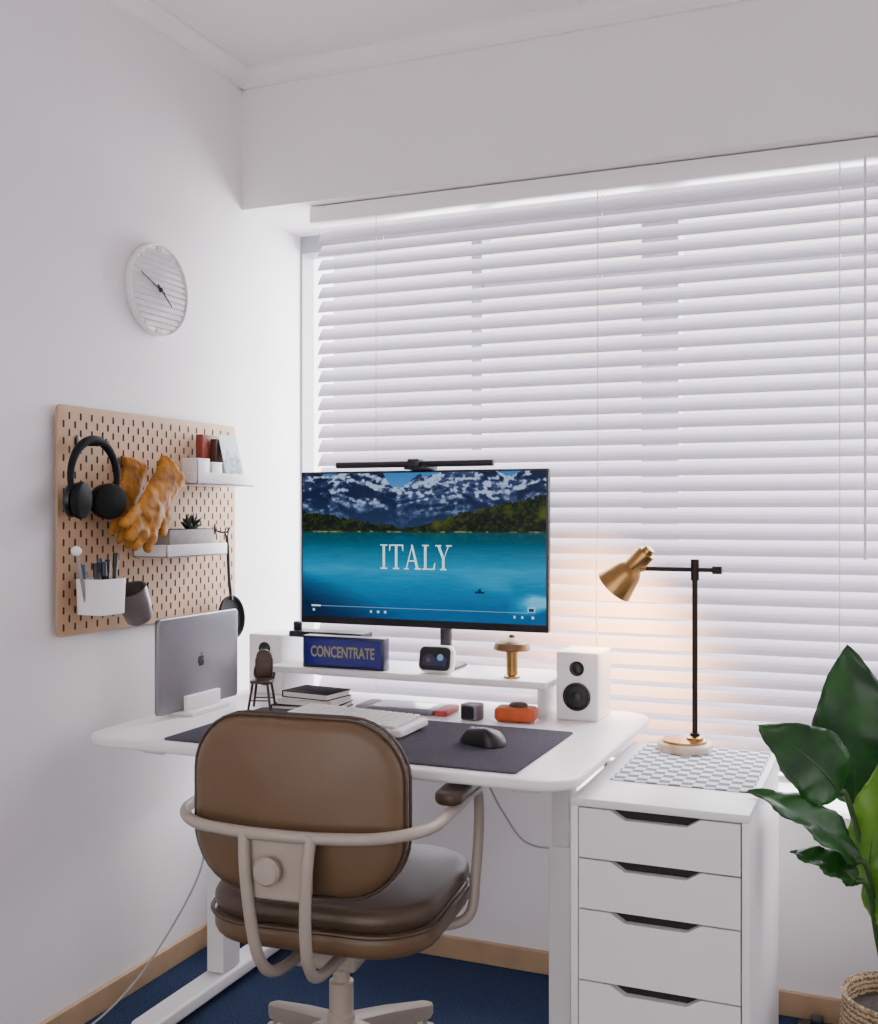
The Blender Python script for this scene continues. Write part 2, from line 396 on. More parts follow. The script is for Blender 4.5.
# title
def letters():
    m=[]
    def rect(x0,x1,y0,y1): m.append([(x0,y0),(x1,y0),(x1,y1),(x0,y1)])
    def q(*p): m.append(list(p))
    x=0
    rect(x+.12,x+.24,0,1); rect(x,x+.36,0,.05); rect(x,x+.36,.95,1); x+=.46       # I
    rect(x+.30,x+.42,0,.95); rect(x,x+.72,.95,1); rect(x+.2,x+.52,0,.05); q((x,.95),(x,.74),(x+.03,.74),(x+.08,.95)); q((x+.72,.95),(x+.64,.95),(x+.69,.74),(x+.72,.74)); x+=.76
    q((x+.08,0),(x+.14,0),(x+.42,.92),(x+.40,1)); q((x+.36,1),(x+.44,1),(x+.76,0),(x+.62,0)); rect(x+.22,x+.6,.32,.37); rect(x,x+.24,0,.05); rect(x+.54,x+.86,0,.05); x+=.92
    rect(x+.1,x+.22,0,1); rect(x,x+.34,.95,1); rect(x,x+.64,0,.05); q((x+.64,.05),(x+.54,.05),(x+.62,.28),(x+.66,.28)); x+=.68
    rect(x+.32,x+.44,0,.5); rect(x+.22,x+.54,0,.05); q((x+.06,1),(x+.2,1),(x+.44,.46),(x+.32,.46)); q((x+.62,1),(x+.68,1),(x+.44,.5),(x+.40,.46)); rect(x-.02,x+.28,.95,1); rect(x+.52,x+.8,.95,1); x+=.8
    return m,x
L,wt=letters()
m=M(); sw=sx1-sx0; sh_=sz1-sz0; x0=sx0+0.340*sw; sc=(0.295*sw)/wt; hz=0.168*sh_; zb0=sz1-0.658*sh_
for k,p in enumerate(L): m.add([(x0+a*sc,YS-0.0012-0.00002*k,zb0+b_*hz) for a,b_ in p],[(0,1,2,3)])
TW=mat('title_white',rgb(200,235,240),0.5,emit=rgb(205,235,242),estr=0.5,noise=0.01)
make('title_lettering',m,TW,mo,smooth=False,label='serif word ITALY on the screen')
# light bar
lb=thing('monitor_light_bar',(0.70,-0.25,1.381),'slim black light bar clamped on top of the monitor','light bar',world=True)
make('light_tube',M().tube([(0.474,-0.265,1.396),(0.924,-0.265,1.396)],0.0085,16),BLACK,lb)
make('clamp',M().box(0.675,0.74,-0.272,-0.195,1.3815,1.393,0.003).box(0.69,0.725,-0.285,-0.24,1.387,1.410,0.005),BLACK,lb)

# ================= SPEAKERS =================
def speaker(cx,yf,label):
    s=thing('speaker',(cx,yf+0.07,0.74),label,'speaker',group='pair of desk speakers')
    make('cabinet',M().box(-0.055,0.055,-0.07,0.07,0.0,0.174,0.005,3),WHITE,s)
    make('woofer',M().lathe([(0.036,0),(0.036,0.004),(0.031,0.005),(0.028,0.001),(0.012,0.002),(0.011,0.004),(0.005,0.006),(0,0.006)],32,(0,-0.07,0.062),(0,-1,0)),BLACK,s)
    make('tweeter',M().lathe([(0.019,0),(0.019,0.003),(0.015,0.003),(0.012,0.001),(0.007,0.004),(0,0.005)],28,(0,-0.07,0.133),(0,-1,0)),BLACK,s)
    return s
speaker(1.125,-0.20,'small white speaker with black cones beside the shelf riser')
speaker(0.178,-0.155,'small white speaker with black cones behind the silver laptop')

# ================= RISER ITEMS =================
sg=thing('word_sign',(0.474,-0.215,0.84),'blue acrylic block sign with pale word lettering on the riser','sign')
make('sign_block',M().box(-0.125,0.125,-0.018,0.018,0,0.088,0.003),NAVY,sg)
make('sign_face',M().box(-0.117,0.117,-0.0195,-0.0175,0.008,0.080),BLUE,sg)
vs,fs=textmesh('CONCENTRATE',0.036,0.0003,0.80)
wmax=max(v[0] for v in vs); k=0.098/wmax
m=M().add([(a*k,-0.0202-c,0.044+b_*1.15) for a,b_,c in vs],fs); make('lettering',m,GOLDT,sg,smooth=False)

ck=thing('smart_clock',(0.743,-0.205,0.84),'small white smart display with rounded black screen','smart display')
mt=Matrix.Translation((0,0,0.038))@Matrix.Rotation(R(80),4,'X')
make('housing',M().cushion(0.10,0.074,0.02,0.03,0.01,mtx=mt),WHITE,ck)
make('display',M().cushion(0.088,0.062,0.014,0.004,0.001,mtx=mt@Matrix.Translation((0,0,0.0148))),GLOSSB,ck)
def disc(x,y,r,z,n=20): return [(x+r*math.cos(2*math.pi*k/n),y+r*math.sin(2*math.pi*k/n),z) for k in range(n)]
m=M()
m.add([(a*0.034,b_*0.021,0.0172) for a,b_ in ((-1,-.9),(1,-.9),(1,.2),(.4,.5),(.0,.1),(-.4,.7),(-1,.2))],[tuple(range(7))],mtx=mt)
m.add(disc(0.016,0.004,0.009,0.0175),[tuple(range(20))],1,mtx=mt); m.add(disc(-0.018,-0.004,0.007,0.0175),[tuple(range(20))],2,mtx=mt)
def em(n,c,e): return mat(n,c,0.5,emit=c,estr=e,noise=0.05)
make('display_picture',m,[em('picture_blue',rgb(20,34,66),0.3),em('picture_pale',rgb(120,146,180),0.3),em('picture_rose',rgb(96,60,74),0.2)],ck,smooth=False)

ml=thing('mushroom_lamp',(0.952,-0.20,0.84),'tiny brass mushroom-shaped table lamp','lamp')
make('stem',M().lathe([(0.022,0),(0.022,0.005),(0.015,0.008),(0.015,0.05),(0.016,0.075),(0,0.078)],28),BRASS,ml)
make('lamp_shade',M().lathe([(0.0,0.070),(0.046,0.072),(0.049,0.076),(0.044,0.090),(0.028,0.100),(0.010,0.105),(0.006,0.112),(0,0.113)],32),mat('copper_cap',rgb(128,98,68),0.35,metal=0.5,noise=0.1),ml)

dc=thing('black_dock',(0.42,-0.12,0.84),'thin black device on a short pedestal','device')
make('device_body',M().box(-0.165,0.07,-0.03,0.04,0.07,0.088,0.003),BLACK,dc)
make('pedestal',M().box(-0.0,0.03,-0.02,0.02,0,0.07,0.002),BLACK,dc)
make('knob',M().lathe([(0.012,0.088),(0.013,0.09),(0.013,0.11),(0.010,0.113)],20,(-0.152,0,0)),BLACK,dc)

# ================= ITEMS UNDER RISER / DESK =================
def book(cx,cy,z,w,d,t,rot,cover,label,group='stack of books'):
    b=thing('book',(cx,cy,z),label,'book',rot=rot,group=group)
    make('cover',M().box(-w/2,w/2,-d/2,d/2,0,0.0025,0.0008).box(-w/2,w/2,-d/2,d/2,t-0.0025,t,0.0008).box(-w/2,-w/2+0.003,-d/2,d/2,0.0,t,0.0008),cover,b)
    make('pages',M().box(-w/2+0.003,w/2-0.003,-d/2+0.003,d/2-0.003,0.0025,t-0.0025),PAPER,b)
book(0.41,-0.285,0.74,0.185,0.135,0.014,0.10,BLACKM,'wide black hardcover book at the bottom of the stack')
book(0.415,-0.28,0.754,0.165,0.125,0.016,0.02,WHITE,'white-covered book in the middle of the stack')
book(0.42,-0.282,0.770,0.15,0.11,0.018,-0.12,BLACKM,'black book on top of the stack')

tb=thing('handheld_console',(0.665,-0.225,0.74),'flat grey handheld device with red ends under the riser','handheld device',rot=0.03)
make('device_body',M().cushion(0.19,0.115,0.008,0.014,0.004,mtx=Matrix.Translation((0,0,0.007))),SILVER,tb)
make('screen',M().cushion(0.165,0.098,0.004,0.001,0.0004,mtx=Matrix.Translation((0,0,0.0143))),mat('pale_glass',rgb(150,154,166),0.12,noise=0.05),tb)
SR=mat('end_red',rgb(190,70,62),0.5,noise=0.1)
make('grip',M().cushion(0.036,0.115,0.014,0.014,0.004,mtx=Matrix.Translation((0.113,0,0.007))),SR,tb,label='red end grip')
make('grip',M().cushion(0.036,0.115,0.014,0.014,0.004,mtx=Matrix.Translation((-0.113,0,0.007))),mat('end_grey',rgb(160,155,162),0.5,noise=0.05),tb,label='pale grey end grip')

cb=thing('charging_cube',(0.872,-0.28,0.74),'small grey cube charger with a dark front','charger',rot=-0.2)
make('cube_body',M().box(-0.024,0.024,-0.022,0.022,0,0.042,0.006,3),SILVER,cb)
make('front_panel',M().cushion(0.036,0.032,0.006,0.002,0.0008,mtx=Matrix.Translation((0,-0.0225,0.021))@Matrix.Rotation(R(90),4,'X')),BLACK,cb)
ob=thing('orange_case',(0.982,-0.255,0.74),'small orange leather case with a dark round clasp','case',rot=0.1)
make('case_body',M().cushion(0.105,0.075,0.02,0.034,0.010,0.002,mtx=Matrix.Translation((0,0,0.019))),ORANGE,ob)
make('clasp',M().lathe([(0.024,0),(0.024,0.005),(0.018,0.009),(0,0.010)],24,(0.005,0.004,0.037)),BROWND,ob)

# keyboard
kb=thing('keyboard',(0.640,-0.497,0.744),'white compact mechanical keyboard','keyboard',rot=-0.12)
kt=Matrix.Translation((0,0,0.014))@Matrix.Rotation(R(4),4,'X')
make('keyboard_case',M().cushion(0.36,0.135,0.01,0.018,0.005,mtx=kt),WHITE,kb)
m=M()
for rw in range(6):
    x=-0.171; y=0.052-rw*0.0205
    ws=[0.0195]*17
    if rw==5: ws=[0.026,0.026,0.026,0.12,0.026,0.026,0.0265,0.0195,0.0195,0.0155]
    for wv in ws:
        if x+wv>0.1735: break
        m.box(x+0.001,x+wv-0.001,y-0.0092,y+0.0092,0.009,0.0165,0.0022,1,mtx=kt); x+=wv
o=make('keycaps',m,mat('keycap_offwhite',rgb(226,222,218),0.5,noise=0.03),kb); o['kind']='stuff'
# mouse
ms=thing('computer_mouse',(1.005,-0.56,0.744),'black ergonomic wireless mouse on the desk mat','mouse',rot=1.2)
def mf(x,y,z):
    hgt=0.036*(1-((y+0.008)/0.075)**2)*(1-0.25*(x/0.04))
    return (x,y,0.002+max(z,0)*max(hgt,0.003)/0.01) if z>0 else (x,y,0.002+z*0.2)
make('mouse_shell',M().cushion(0.072,0.115,0.034,0.02,0.016,0.0,fn=mf),BLACK,ms)
make('scroll_wheel',M().lathe([(0.009,-0.004),(0.011,-0.002),(0.011,0.002),(0.009,0.004)],20,(0,0.032,0.024),(1,0,0)),SILVER,ms)
# miniature chair
mc=thing('miniature_chair',(0.306,-0.375,0.744),'dark brown miniature wooden chair figure','ornament',rot=0.3)
for a,b_ in ((-1,-1),(1,-1),(-1,1),(1,1)): make('leg',M().tube([(a*0.03,b_*0.028,0),(a*0.02,b_*0.02,0.07)],0.0035,8),WOODD,mc)
for b_ in (-0.025,0.025): make('stretcher',M().tube([(-0.027,b_,0.025),(0.027,b_,0.025)],0.002,6),WOODD,mc)
make('seat',M().cushion(0.058,0.055,0.015,0.008,0.003,mtx=Matrix.Translation((0,0,0.073))),WOODD,mc)
make('backrest',M().box(-0.024,0.024,0.018,0.026,0.078,0.135,0.006).lathe([(0,-0.005),(0.02,-0.005),(0.022,0),(0.02,0.005),(0,0.005)],24,(0,0.022,0.135),(0,1,0)),WOODD,mc)

# laptop + stand
lp=thing('laptop',(0.15,-0.442,0.752),'closed silver laptop standing upright in a white dock','laptop',world=True)
mt=Matrix.Translation((0.15,-0.442,0.875))@Matrix.Rotation(R(90),4,'Y')@Matrix.Rotation(0,4,'Z')
make('laptop_shell',M().cushion(0.245,0.36,0.012,0.014,0.004,mtx=mt),SILVER,lp)
ap=[(0,.55),(.2,.68),(.45,.68),(.66,.5),(.52,.32),(.47,.08),(.56,-.12),(.72,-.24),(.6,-.6),(.36,-.92),(.14,-.92),(0,-.85),(-.14,-.92),(-.38,-.92),(-.63,-.5),(-.74,0),(-.68,.4),(-.45,.66),(-.2,.68)]
lf=[(0,.76),(.03,1.0),(.24,1.22),(.27,1.0),(.14,.82)]
m=M()
for out in (ap,lf): m.prism([(a*0.019,b_*0.017) for a,b_ in out],(0.1571,-0.44,0.875),(0,1,0),(0,0,1),(1,0,0),0.0006)
make('emblem',m,LOGO,lp,smooth=False)
st=thing('laptop_stand',(0.15,-0.44,0.74),'small white vertical laptop dock','laptop stand',world=True)
make('stand_base',M().box(0.105,0.195,-0.53,-0.36,0.74,0.7515,0.003).box(0.128,0.142,-0.52,-0.37,0.7515,0.79,0.003),WHITE,st)
make('stand_lip',M().box(0.158,0.172,-0.52,-0.37,0.7515,0.79,0.003),WHITE,st)

# ================= CHAIR =================
ch=thing('office_chair',(0.776,-0.812,0),'brown vinyl swivel office chair with greige tubular metal frame','office chair',rot=0.10)
def bend(x,y,z):
    yy=y-(0.16*x*x if y>0 else -0.10*x*x)*min(1,abs(y)/0.10)
    return (x,-0.238-z+0.55*x*x+0.05*y**2, 0.707+yy)
make('backrest',M().cushion(0.440,0.340,0.112,0.066,0.03,0.010,fn=bend),BROWN,ch)
for zz in (0.012,-0.012):
    make('backrest_piping',M().tube([Vector(bend(a,b_,zz)) for a,b_ in rrect(0.444,0.344,0.113)],0.0032,8,closed=True),BROWND,ch)
def sf(x,y,z): return (x,0.03+y,0.458+z-0.03*max(y-0.12,0))
make('seat',M().cushion(0.485,0.47,0.13,0.05,0.024,0.010,fn=lambda x,y,z: sf(x,y,z+0.018)),BROWND,ch)
make('seat_shell',M().cushion(0.485,0.47,0.13,0.052,0.02,0.0,fn=lambda x,y,z: sf(x,y,z-0.028)),BROWN,ch)
m=M(); m.tube([Vector(sf(a,b_,-0.005)) for a,b_ in rrect(0.492,0.476,0.13)],0.0045,8,closed=True)
make('seat_piping',m,BROWND,ch)
half=[(0.10,0.05,0.375),(0.20,0.09,0.376),(0.254,0.11,0.40),(0.262,0.13,0.48),(0.264,0.15,0.58),(0.264,0.145,0.652),(0.264,0.10,0.668),(0.266,-0.08,0.670),(0.256,-0.20,0.670),(0.19,-0.282,0.670),(0.09,-0.312,0.670),(0,-0.318,0.670)]
path=half+[(-x,y,z) for x,y,z in half[::-1][1:]]
make('arm_frame',M().tube(sm(path,8),0.0115,14),GREIGE,ch)
for sx_ in (1,-1):
    make('armrest_pad',M().cushion(0.058,0.22,0.026,0.028,0.011,mtx=Matrix.Translation((0.256*sx_,0.03,0.695))),BROWND,ch)
m=M()
for sx_ in (1,-1):
    make('back_support',M().tube(sm([(0.068*sx_,-0.316,0.675),(0.062*sx_,-0.322,0.60),(0.055*sx_,-0.312,0.50),(0.05*sx_,-0.285,0.42),(0.045*sx_,-0.22,0.375),(0.04*sx_,-0.05,0.365)],8),0.0115,12),GREIGE,ch)
m=M().cushion(0.125,0.12,0.02,0.02,0.006,mtx=Matrix.Translation((0,-0.300,0.605))@Matrix.Rotation(R(90),4,'X'))
make('back_plate',m,GREIGE,ch)
make('adjusting_knob',M().lathe([(0.012,0),(0.012,0.008),(0.026,0.012),(0.027,0.024),(0.022,0.03),(0,0.031)],28,(-0.015,-0.308,0.605),(0,-1,0)),GREIGE,ch)
make('tilt_mechanism',M().box(-0.07,0.07,-0.10,0.10,0.33,0.385,0.01,3).box(-0.16,0.16,-0.02,0.14,0.38,0.405,0.004),GREIGE,ch)
make('gas_column',M().lathe([(0.030,0.10),(0.030,0.20),(0.026,0.205),(0.026,0.27),(0.018,0.272),(0.018,0.335)],28),GREIGE,ch)
for k in range(5):
    a=R(19+72*k); d=Vector((math.sin(a),math.cos(a),0)); n=Vector((d.y,-d.x,0))
    vs=[]
    for rr_,wd,zt,zb_ in ((0.02,0.026,0.190,0.12),(0.16,0.021,0.155,0.105),(0.30,0.016,0.115,0.080),(0.318,0.010,0.108,0.084)):
        for sgn,zz in ((-1,zb_),(1,zb_),(1,zt-0.006),(0.6,zt),(-0.6,zt),(-1,zt-0.006)):
            vs.append(d*rr_+n*wd*sgn+Vector((0,0,zz)))
    fs=[]
    for i in range(3):
        for j in range(6): j2=(j+1)%6; fs.append((i*6+j,i*6+j2,(i+1)*6+j2,(i+1)*6+j))
    fs+= [tuple(range(6))[::-1],tuple(range(18,24))]
    make('base_spoke',M().add(vs,fs),GREIGE,ch)
    c=d*0.30
    m=M().lathe([(0.006,0.03),(0.006,0.085)],12,(c.x,c.y,0))
    for s_ in (-1,1):
        cc=c+n*0.014*s_
        m.lathe([(0,-0.009),(0.024,-0.009),(0.029,-0.005),(0.029,0.005),(0.024,0.009),(0,0.009)],24,(cc.x,cc.y,0.029),tuple(n))
    m.box(-0.02,0.02,-0.012,0.012,0.045,0.064,0.005,mtx=Matrix.Translation((c.x,c.y,0)))
    make('caster',m,GREIGE,ch)

# ================= DRAWER UNIT =================
UX0,UX1,UY0,UY1=1.268,1.614,-0.765,-0.19
du=thing('drawer_unit',(1.442,-0.48,0),'tall narrow white five-drawer unit with cut-out handles','drawer unit',world=True)
m=M()
m.box(UX0,UX0+0.014,UY0,UY1,0.0,0.684,0.001);m.box(UX1-0.014,UX1,UY0,UY1,0.0,0.684,0.001)
m.box(UX0,UX1,UY0,UY1,0.684,0.70,0.0015);m.box(UX0+.014,UX1-.014,UY0+0.03,UY1,0.0,0.03);m.box(UX0+.014,UX1-.014,UY1-0.01,UY1,0.03,0.684)
make('body',m,WHITE,du)
lv=[0.6825,0.581,0.480,0.338,0.196,0.054]
for i in range(5):
    zt=lv[i]-0.0018; zb_=lv[i+1]+0.0018; xa=UX0+0.0168; xb=UX1-0.0168; xc=(xa+xb)/2-0.005
    out=[(xa,zb_),(xb,zb_),(xb,zt),(xc+0.088,zt),(xc+0.060,zt-0.017),(xc-0.060,zt-0.017),(xc-0.088,zt),(xa,zt)]
    m=M().prism(out,(0,UY0+0.001,0),(1,0,0),(0,0,1),(0,1,0),0.018)
    m.box(xa+0.006,xb-0.006,UY0+0.05,UY1-0.03,zb_+0.005,zt-0.022)
    dr=make('drawer',m,WHITE,du,smooth=False)
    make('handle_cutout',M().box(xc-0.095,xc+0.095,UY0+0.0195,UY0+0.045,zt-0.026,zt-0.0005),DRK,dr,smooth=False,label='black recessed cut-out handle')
make('checkered_mat',M().box(1.308,1.600,-0.60,-0.20,0.7003,0.7025),CHECK,loc=(1.455,-0.40,0.70),label='grey and white checkered cloth mat on the drawer unit',cat='mat',smooth=False)

# ================= DESK LAMP =================
lm=thing('desk_lamp',(1.405,-0.255,0.7027),'brass desk lamp with conical head, bronze pole and marble base','lamp')
PXo=0.024
make('base',M().lathe([(0.064,0),(0.065,0.004),(0.065,0.016),(0.062,0.019),(0.03,0.020)],40).lathe([(0.052,0.019),(0.052,0.025),(0.030,0.027)],32,mi=1).lathe([(0.02,0.02),(0.02,0.032),(0.012,0.036)],32,c=(PXo,0,0),mi=1),[MARBLE,BRASS],lm)
make('pole',M().tube([(PXo,0,0.03),(PXo,0,0.452)],0.0068,14).lathe([(0.010,0),(0.010,0.05)],18,(PXo,0,0.405)).lathe([(0.012,0),(0.012,0.012)],18,(PXo,0,0.03)),BRONZE,lm)
make('arm',M().tube([(-0.098,0,0.430),(0.070,0,0.430)],0.0055,12).lathe([(0.010,0),(0.010,0.022)],18,(0.065,0,0.430),(1,0,0)),BRONZE,lm)
hd=Vector((-0.60,0.10,-0.62)).normalized(); hc=Vector((-0.098,0,0.462))
m=M().lathe([(0,-0.012),(0.021,-0.012),(0.023,-0.008),(0.023,0.040),(0.026,0.042),(0.034,0.055),(0.048,0.105),(0.050,0.110),(0.047,0.110),(0.032,0.055),(0.020,0.04),(0,0.038)],36,hc,hd)
m.lathe([(0.013,-0.024),(0.015,-0.012)],20,hc,hd)
make('lamp_shade',m,BRASS,lm)
bc=hc+hd*0.075
make('bulb',M().sphere(bc,0.016),GLOW,lm)
make('shade_joint',M().sphere(Vector((-0.101,0,0.434)),0.012),BRASS,lm)

# ================= PEGBOARD =================
pb=thing('pegboard',(0.02,-0.45,0.969),'light birch pegboard with small slots mounted on the wall','pegboard',world=True)
m=M().cushion(0.56,0.76,0.012,0.008,0.002,mtx=Matrix.Translation((0.018,-0.45,1.249))@Matrix.Rotation(R(90),4,'Y'))
make('board',m,PEGW,pb)
m=M(); 
row=0; z=0.969+0.022
while z<1.529-0.012:
    y=-0.83+0.02+(0.02 if row%2 else 0.0)
    while y<-0.07-0.012:
        vs=[(0.0223,y+0.0034*math.cos(a),z+(0.0060 if math.sin(a)>=0 else -0.0060)+0.0034*math.sin(a)) for a in [R(q) for q in (0,45,90,135,180,181,225,270,315,359)]]
        m.add(vs,[tuple(range(10))]); y+=0.04
    z+=0.0205; row+=1
o=make('slots',m,SLOT,pb,smooth=False); o['kind']='stuff'
for y in (-0.80,-0.10):
    for zz in (1.0,1.5): make('spacer',M().lathe([(0.01,0),(0.01,0.0135)],16,(0.0005,y,zz),(1,0,0)),WHITE,pb)
def hook(y,z,x=0.06):
    make('peg_hook',M().tube(sm([(0.0225,y,z+0.012),(0.03,y,z-0.002),(x,y,z-0.004),(x+0.012,y,z+0.010)],6),0.0025,8).box(0.0225,0.025,y-0.006,y+0.006,z-0.01,z+0.02,0.001),BLACK,loc=(0.0225,y,z),label='small black wire hook on the pegboard',cat='hook',group='pegboard hooks')
hook(-0.763,1.437,0.10); hook(-0.595,1.395,0.05); hook(-0.175,1.215,0.06); hook(-0.572,1.078,0.075)

# headphones
hp=thing('headphones',(0.07,-0.763,1.30),'black over-ear headphones hanging on a hook','headphones',world=True)
arc=[(0.075,-0.763+0.083*math.sin(a)*1.0,1.352+0.093*math.cos(a)) for a in [R(-118+236*k/28) for k in range(29)]]
make('headband',M().tube(arc,[0.006+0.005*math.sin(math.pi*k/28) for k in range(29)],12),BLACKM,hp)
for yy,dz,tl_ in ((-0.815,1.298,-0.35),(-0.712,1.296,0.35)):
    d=(0.92,tl_*-1,-0.05)
    make('ear_cup',M().lathe([(0,-0.014),(0.034,-0.014),(0.042,-0.008),(0.045,0.0),(0.043,0.01),(0.03,0.018),(0,0.021)],32,(0.078,yy,dz),d),BLACKM,hp)
    make('ear_cushion',M().lathe([(0.02,-0.030),(0.036,-0.030),(0.043,-0.022),(0.041,-0.014),(0.018,-0.014)],32,(0.078,yy,dz),d),BLACK,hp)

# gloves
def glove(name,origin,ang,flip,x,label,S=1.0):
    g=M()
    def P(a,b_,c=0):
        A=R(ang); a*=flip*S; b_*=S
        return Vector((x+c, origin[0]+a*math.cos(A)-b_*math.sin(A), origin[1]+a*math.sin(A)+b_*math.cos(A)))
    g.tube([P(0,0),P(0,-0.03),P(0,-0.08),P(0,-0.13),P(0,-0.16)],[r*S for r in (0.056,0.045,0.041,0.045,0.042)],16)
    for i,(a0,a1,ln) in enumerate(((-0.032,-0.052,0.065),(-0.011,-0.019,0.08),(0.012,0.014,0.075),(0.033,0.047,0.056))):
        g.tube([P(a0,-0.145),P((a0+a1)/2,-0.145-ln*0.5,0.006),P(a1,-0.145-ln,0.002),P(a1,-0.145-ln-0.008,0)],[r*S for r in (0.0135,0.014,0.0125,0.007)],12)
    g.tube([P(0.028,-0.07),P(0.055,-0.10,0.008),P(0.066,-0.135,0.01),P(0.067,-0.145,0.01)],[r*S for r in (0.017,0.015,0.0135,0.007)],12)
    g.v=[(x+(q[0]-x)*(0.42 if (Vector(q)-P(0,0)).length<0.17*S else 0.85),q[1],q[2]) for q in g.v]
    o=make(name,g,YEL,loc=(x,origin[0],origin[1]),label=label,cat='glove',group='pair of work gloves')
    rm=o.modifiers.new('r','REMESH'); rm.mode='VOXEL'; rm.voxel_size=0.004
    s_=o.modifiers.new('s','SMOOTH'); s_.iterations=3; s_.factor=0.5
    dp=o.modifiers.new('d','DISPLACE'); tx=bpy.data.textures.new('cl','CLOUDS'); tx.noise_scale=0.03; dp.texture=tx; dp.strength=0.012; dp.mid_level=0.5
    me=bpy.data.meshes.new_from_object(o.evaluated_get(bpy.context.evaluated_depsgraph_get()))
    o.modifiers.clear(); o.data=me
    me.polygons.foreach_set('use_smooth',[True]*len(me.polygons))
    return o
glove('work_glove',(-0.500,1.380),-42,1,0.112,'yellow leather work glove lying over the other glove',1.13)
glove('work_glove',(-0.575,1.402),-14,-1,0.050,'yellow leather work glove hanging beneath the other glove',0.98)

# shelves (trays)
def tray(y0,y1,xf,z,label):
    t=thing('pegboard_shelf',(0.08,(y0+y1)/2,z),label,'shelf',world=True)
    m=M().box(0.0235,xf,y0,y1,z,z+0.006,0.002).box(xf-.006,xf,y0,y1,z,z+0.034,0.002).box(0.0235,xf,y0,y0+0.005,z,z+0.034,0.002).box(0.0235,xf,y1-0.005,y1,z,z+0.034,0.002).box(0.0235,0.028,y0,y1,z,z+0.034,0.002)
    make('tray',m,WHITE,t)
    for yy in (y0+0.03,y1-0.04): make('clip',M().box(0.0225,0.0235,yy,yy+0.01,z+0.01,z+0.05),WHITE,t)
tray(-0.430,-0.150,0.14,1.344,'white metal tray shelf holding small pots and cards')
tray(-0.550,-0.275,0.13,1.150,'white metal tray shelf holding a grey planter')
def tub(y,x,z,w_,d_,h,mt_,label):
    c=thing('storage_box',(x,y,z),label,'box',group='small boxes on the tray shelf')
    m=M(); t=0.003
    m.box(-d_/2,d_/2,-w_/2,w_/2,0,t); m.box(-d_/2,-d_/2+t,-w_/2,w_/2,0,h,0.001); m.box(d_/2-t,d_/2,-w_/2,w_/2,0,h,0.001)
    m.box(-d_/2,d_/2,-w_/2,-w_/2+t,0,h,0.001); m.box(-d_/2,d_/2,w_/2-t,w_/2,0,h,0.001)
    make('box_body',m,mt_,c); make('lid',M().box(-d_/2-0.001,d_/2+0.001,-w_/2-0.001,w_/2+0.001,h,h+0.006,0.002),mt_,c)
tub(-0.385,0.100,1.3505,0.055,0.055,0.060,WHITE,'small white lidded box on the tray shelf')
tub(-0.322,0.100,1.3505,0.050,0.055,0.052,WHITE,'small white lidded box on the tray shelf')
bk=thing('book',(0.050,-0.262,1.3505),'small rust-red book standing on the tray shelf','book',rot=0)
make('cover',M().box(-0.012,0.012,-0.035,0.035,0,0.140,0.002),RED,bk); make('pages',M().box(-0.009,0.009,-0.032,0.036,0.003,0.1405),PAPER,bk)
bk=thing('book',(0.076,-0.235,1.3505),'small dark book standing on the tray shelf','book')
make('cover',M().box(-0.010,0.010,-0.03,0.03,0,0.128,0.002),WOODD,bk); make('pages',M().box(-0.007,0.007,-0.027,0.031,0.003,0.1285),PAPER,bk)
pc=thing('postcard',(0.120,-0.210,1.3505),'pale blue mountain postcard leaning on the tray shelf','postcard')
mt=Matrix.Rotation(R(-14),4,'Y')
make('card',M().box(-0.001,0.001,-0.045,0.045,0,0.145,mtx=mt),mat('card_pale',rgb(204,210,218),0.6,noise=0.05),pc,smooth=False)
make('card_picture',M().add([(0.0014,-0.04,0.03),(0.0014,0.04,0.03),(0.0014,0.04,0.07),(0.0014,0.02,0.095),(0.0014,0.0,0.075),(0.0014,-0.015,0.105),(0.0014,-0.04,0.07)],[(0,1,2,3,4,5,6)],mtx=mt),mat('card_mountain',rgb(110,128,146),0.6,nscale=60,col2=rgb(180,192,204)),pc,smooth=False)
pl=thing('succulent_planter',(0.074,-0.412,1.1565),'rectangular grey planter with a small dark succulent','plant')
make('planter',M().box(-0.036,0.036,-0.10,0.10,0,0.066,0.004).box(-0.032,0.032,-0.094,0.094,0.064,0.0675,mi=1),[GREYBOX,SOIL],pl)
m=M()
for k in range(26):
    a=random.uniform(0,6.28); e=random.uniform(0.3,1.3); l=random.uniform(0.035,0.055); c0=Vector((0,0.04+random.uniform(-.014,.014),0.065))
    tip=c0+Vector((math.cos(a)*math.cos(e)*0.6,math.sin(a)*math.cos(e),math.sin(e)))*l
    m.tube([c0,(c0+tip)/2+Vector((0,0,0.003)),tip],[0.004,0.0048,0.0006],6)
o=make('succulent',m,SUCC,pl)
# pen holder
ph=thing('pen_holder',(0.082,-0.747,1.022),'white wall-hung container full of pens','pen holder')
m=M()
o_=rrect(0.085,0.094,0.012,5); i_=rrect(0.079,0.088,0.010,5); n=len(o_)
vs=[(a*0.94,b_*0.94,0) for a,b_ in o_]+[(a,b_,0.086) for a,b_ in o_]+[(a,b_,0.086) for a,b_ in i_]+[(a*0.94,b_*0.94,0.004) for a,b_ in i_]
fs=[tuple(range(n))[::-1],tuple(range(3*n,4*n))]
for L_ in range(3):
    for k in range(n): k2=(k+1)%n; fs.append((L_*n+k,L_*n+k2,(L_+1)*n+k2,(L_+1)*n+k))
m.add(vs,fs); make('container',m,WHITE,ph)
make('hanger',M().box(-0.058,-0.04,-0.008,0.008,0.05,0.084,0.002),WHITE,ph)
PC=[BLACK,mat('pen_blue',rgb(50,76,104),0.4,noise=.1),BLACKM,mat('pen_grey',rgb(130,130,135),0.4,noise=.1),BLACK,mat('pen_teal',rgb(40,66,76),0.4,noise=.1),BLACK]
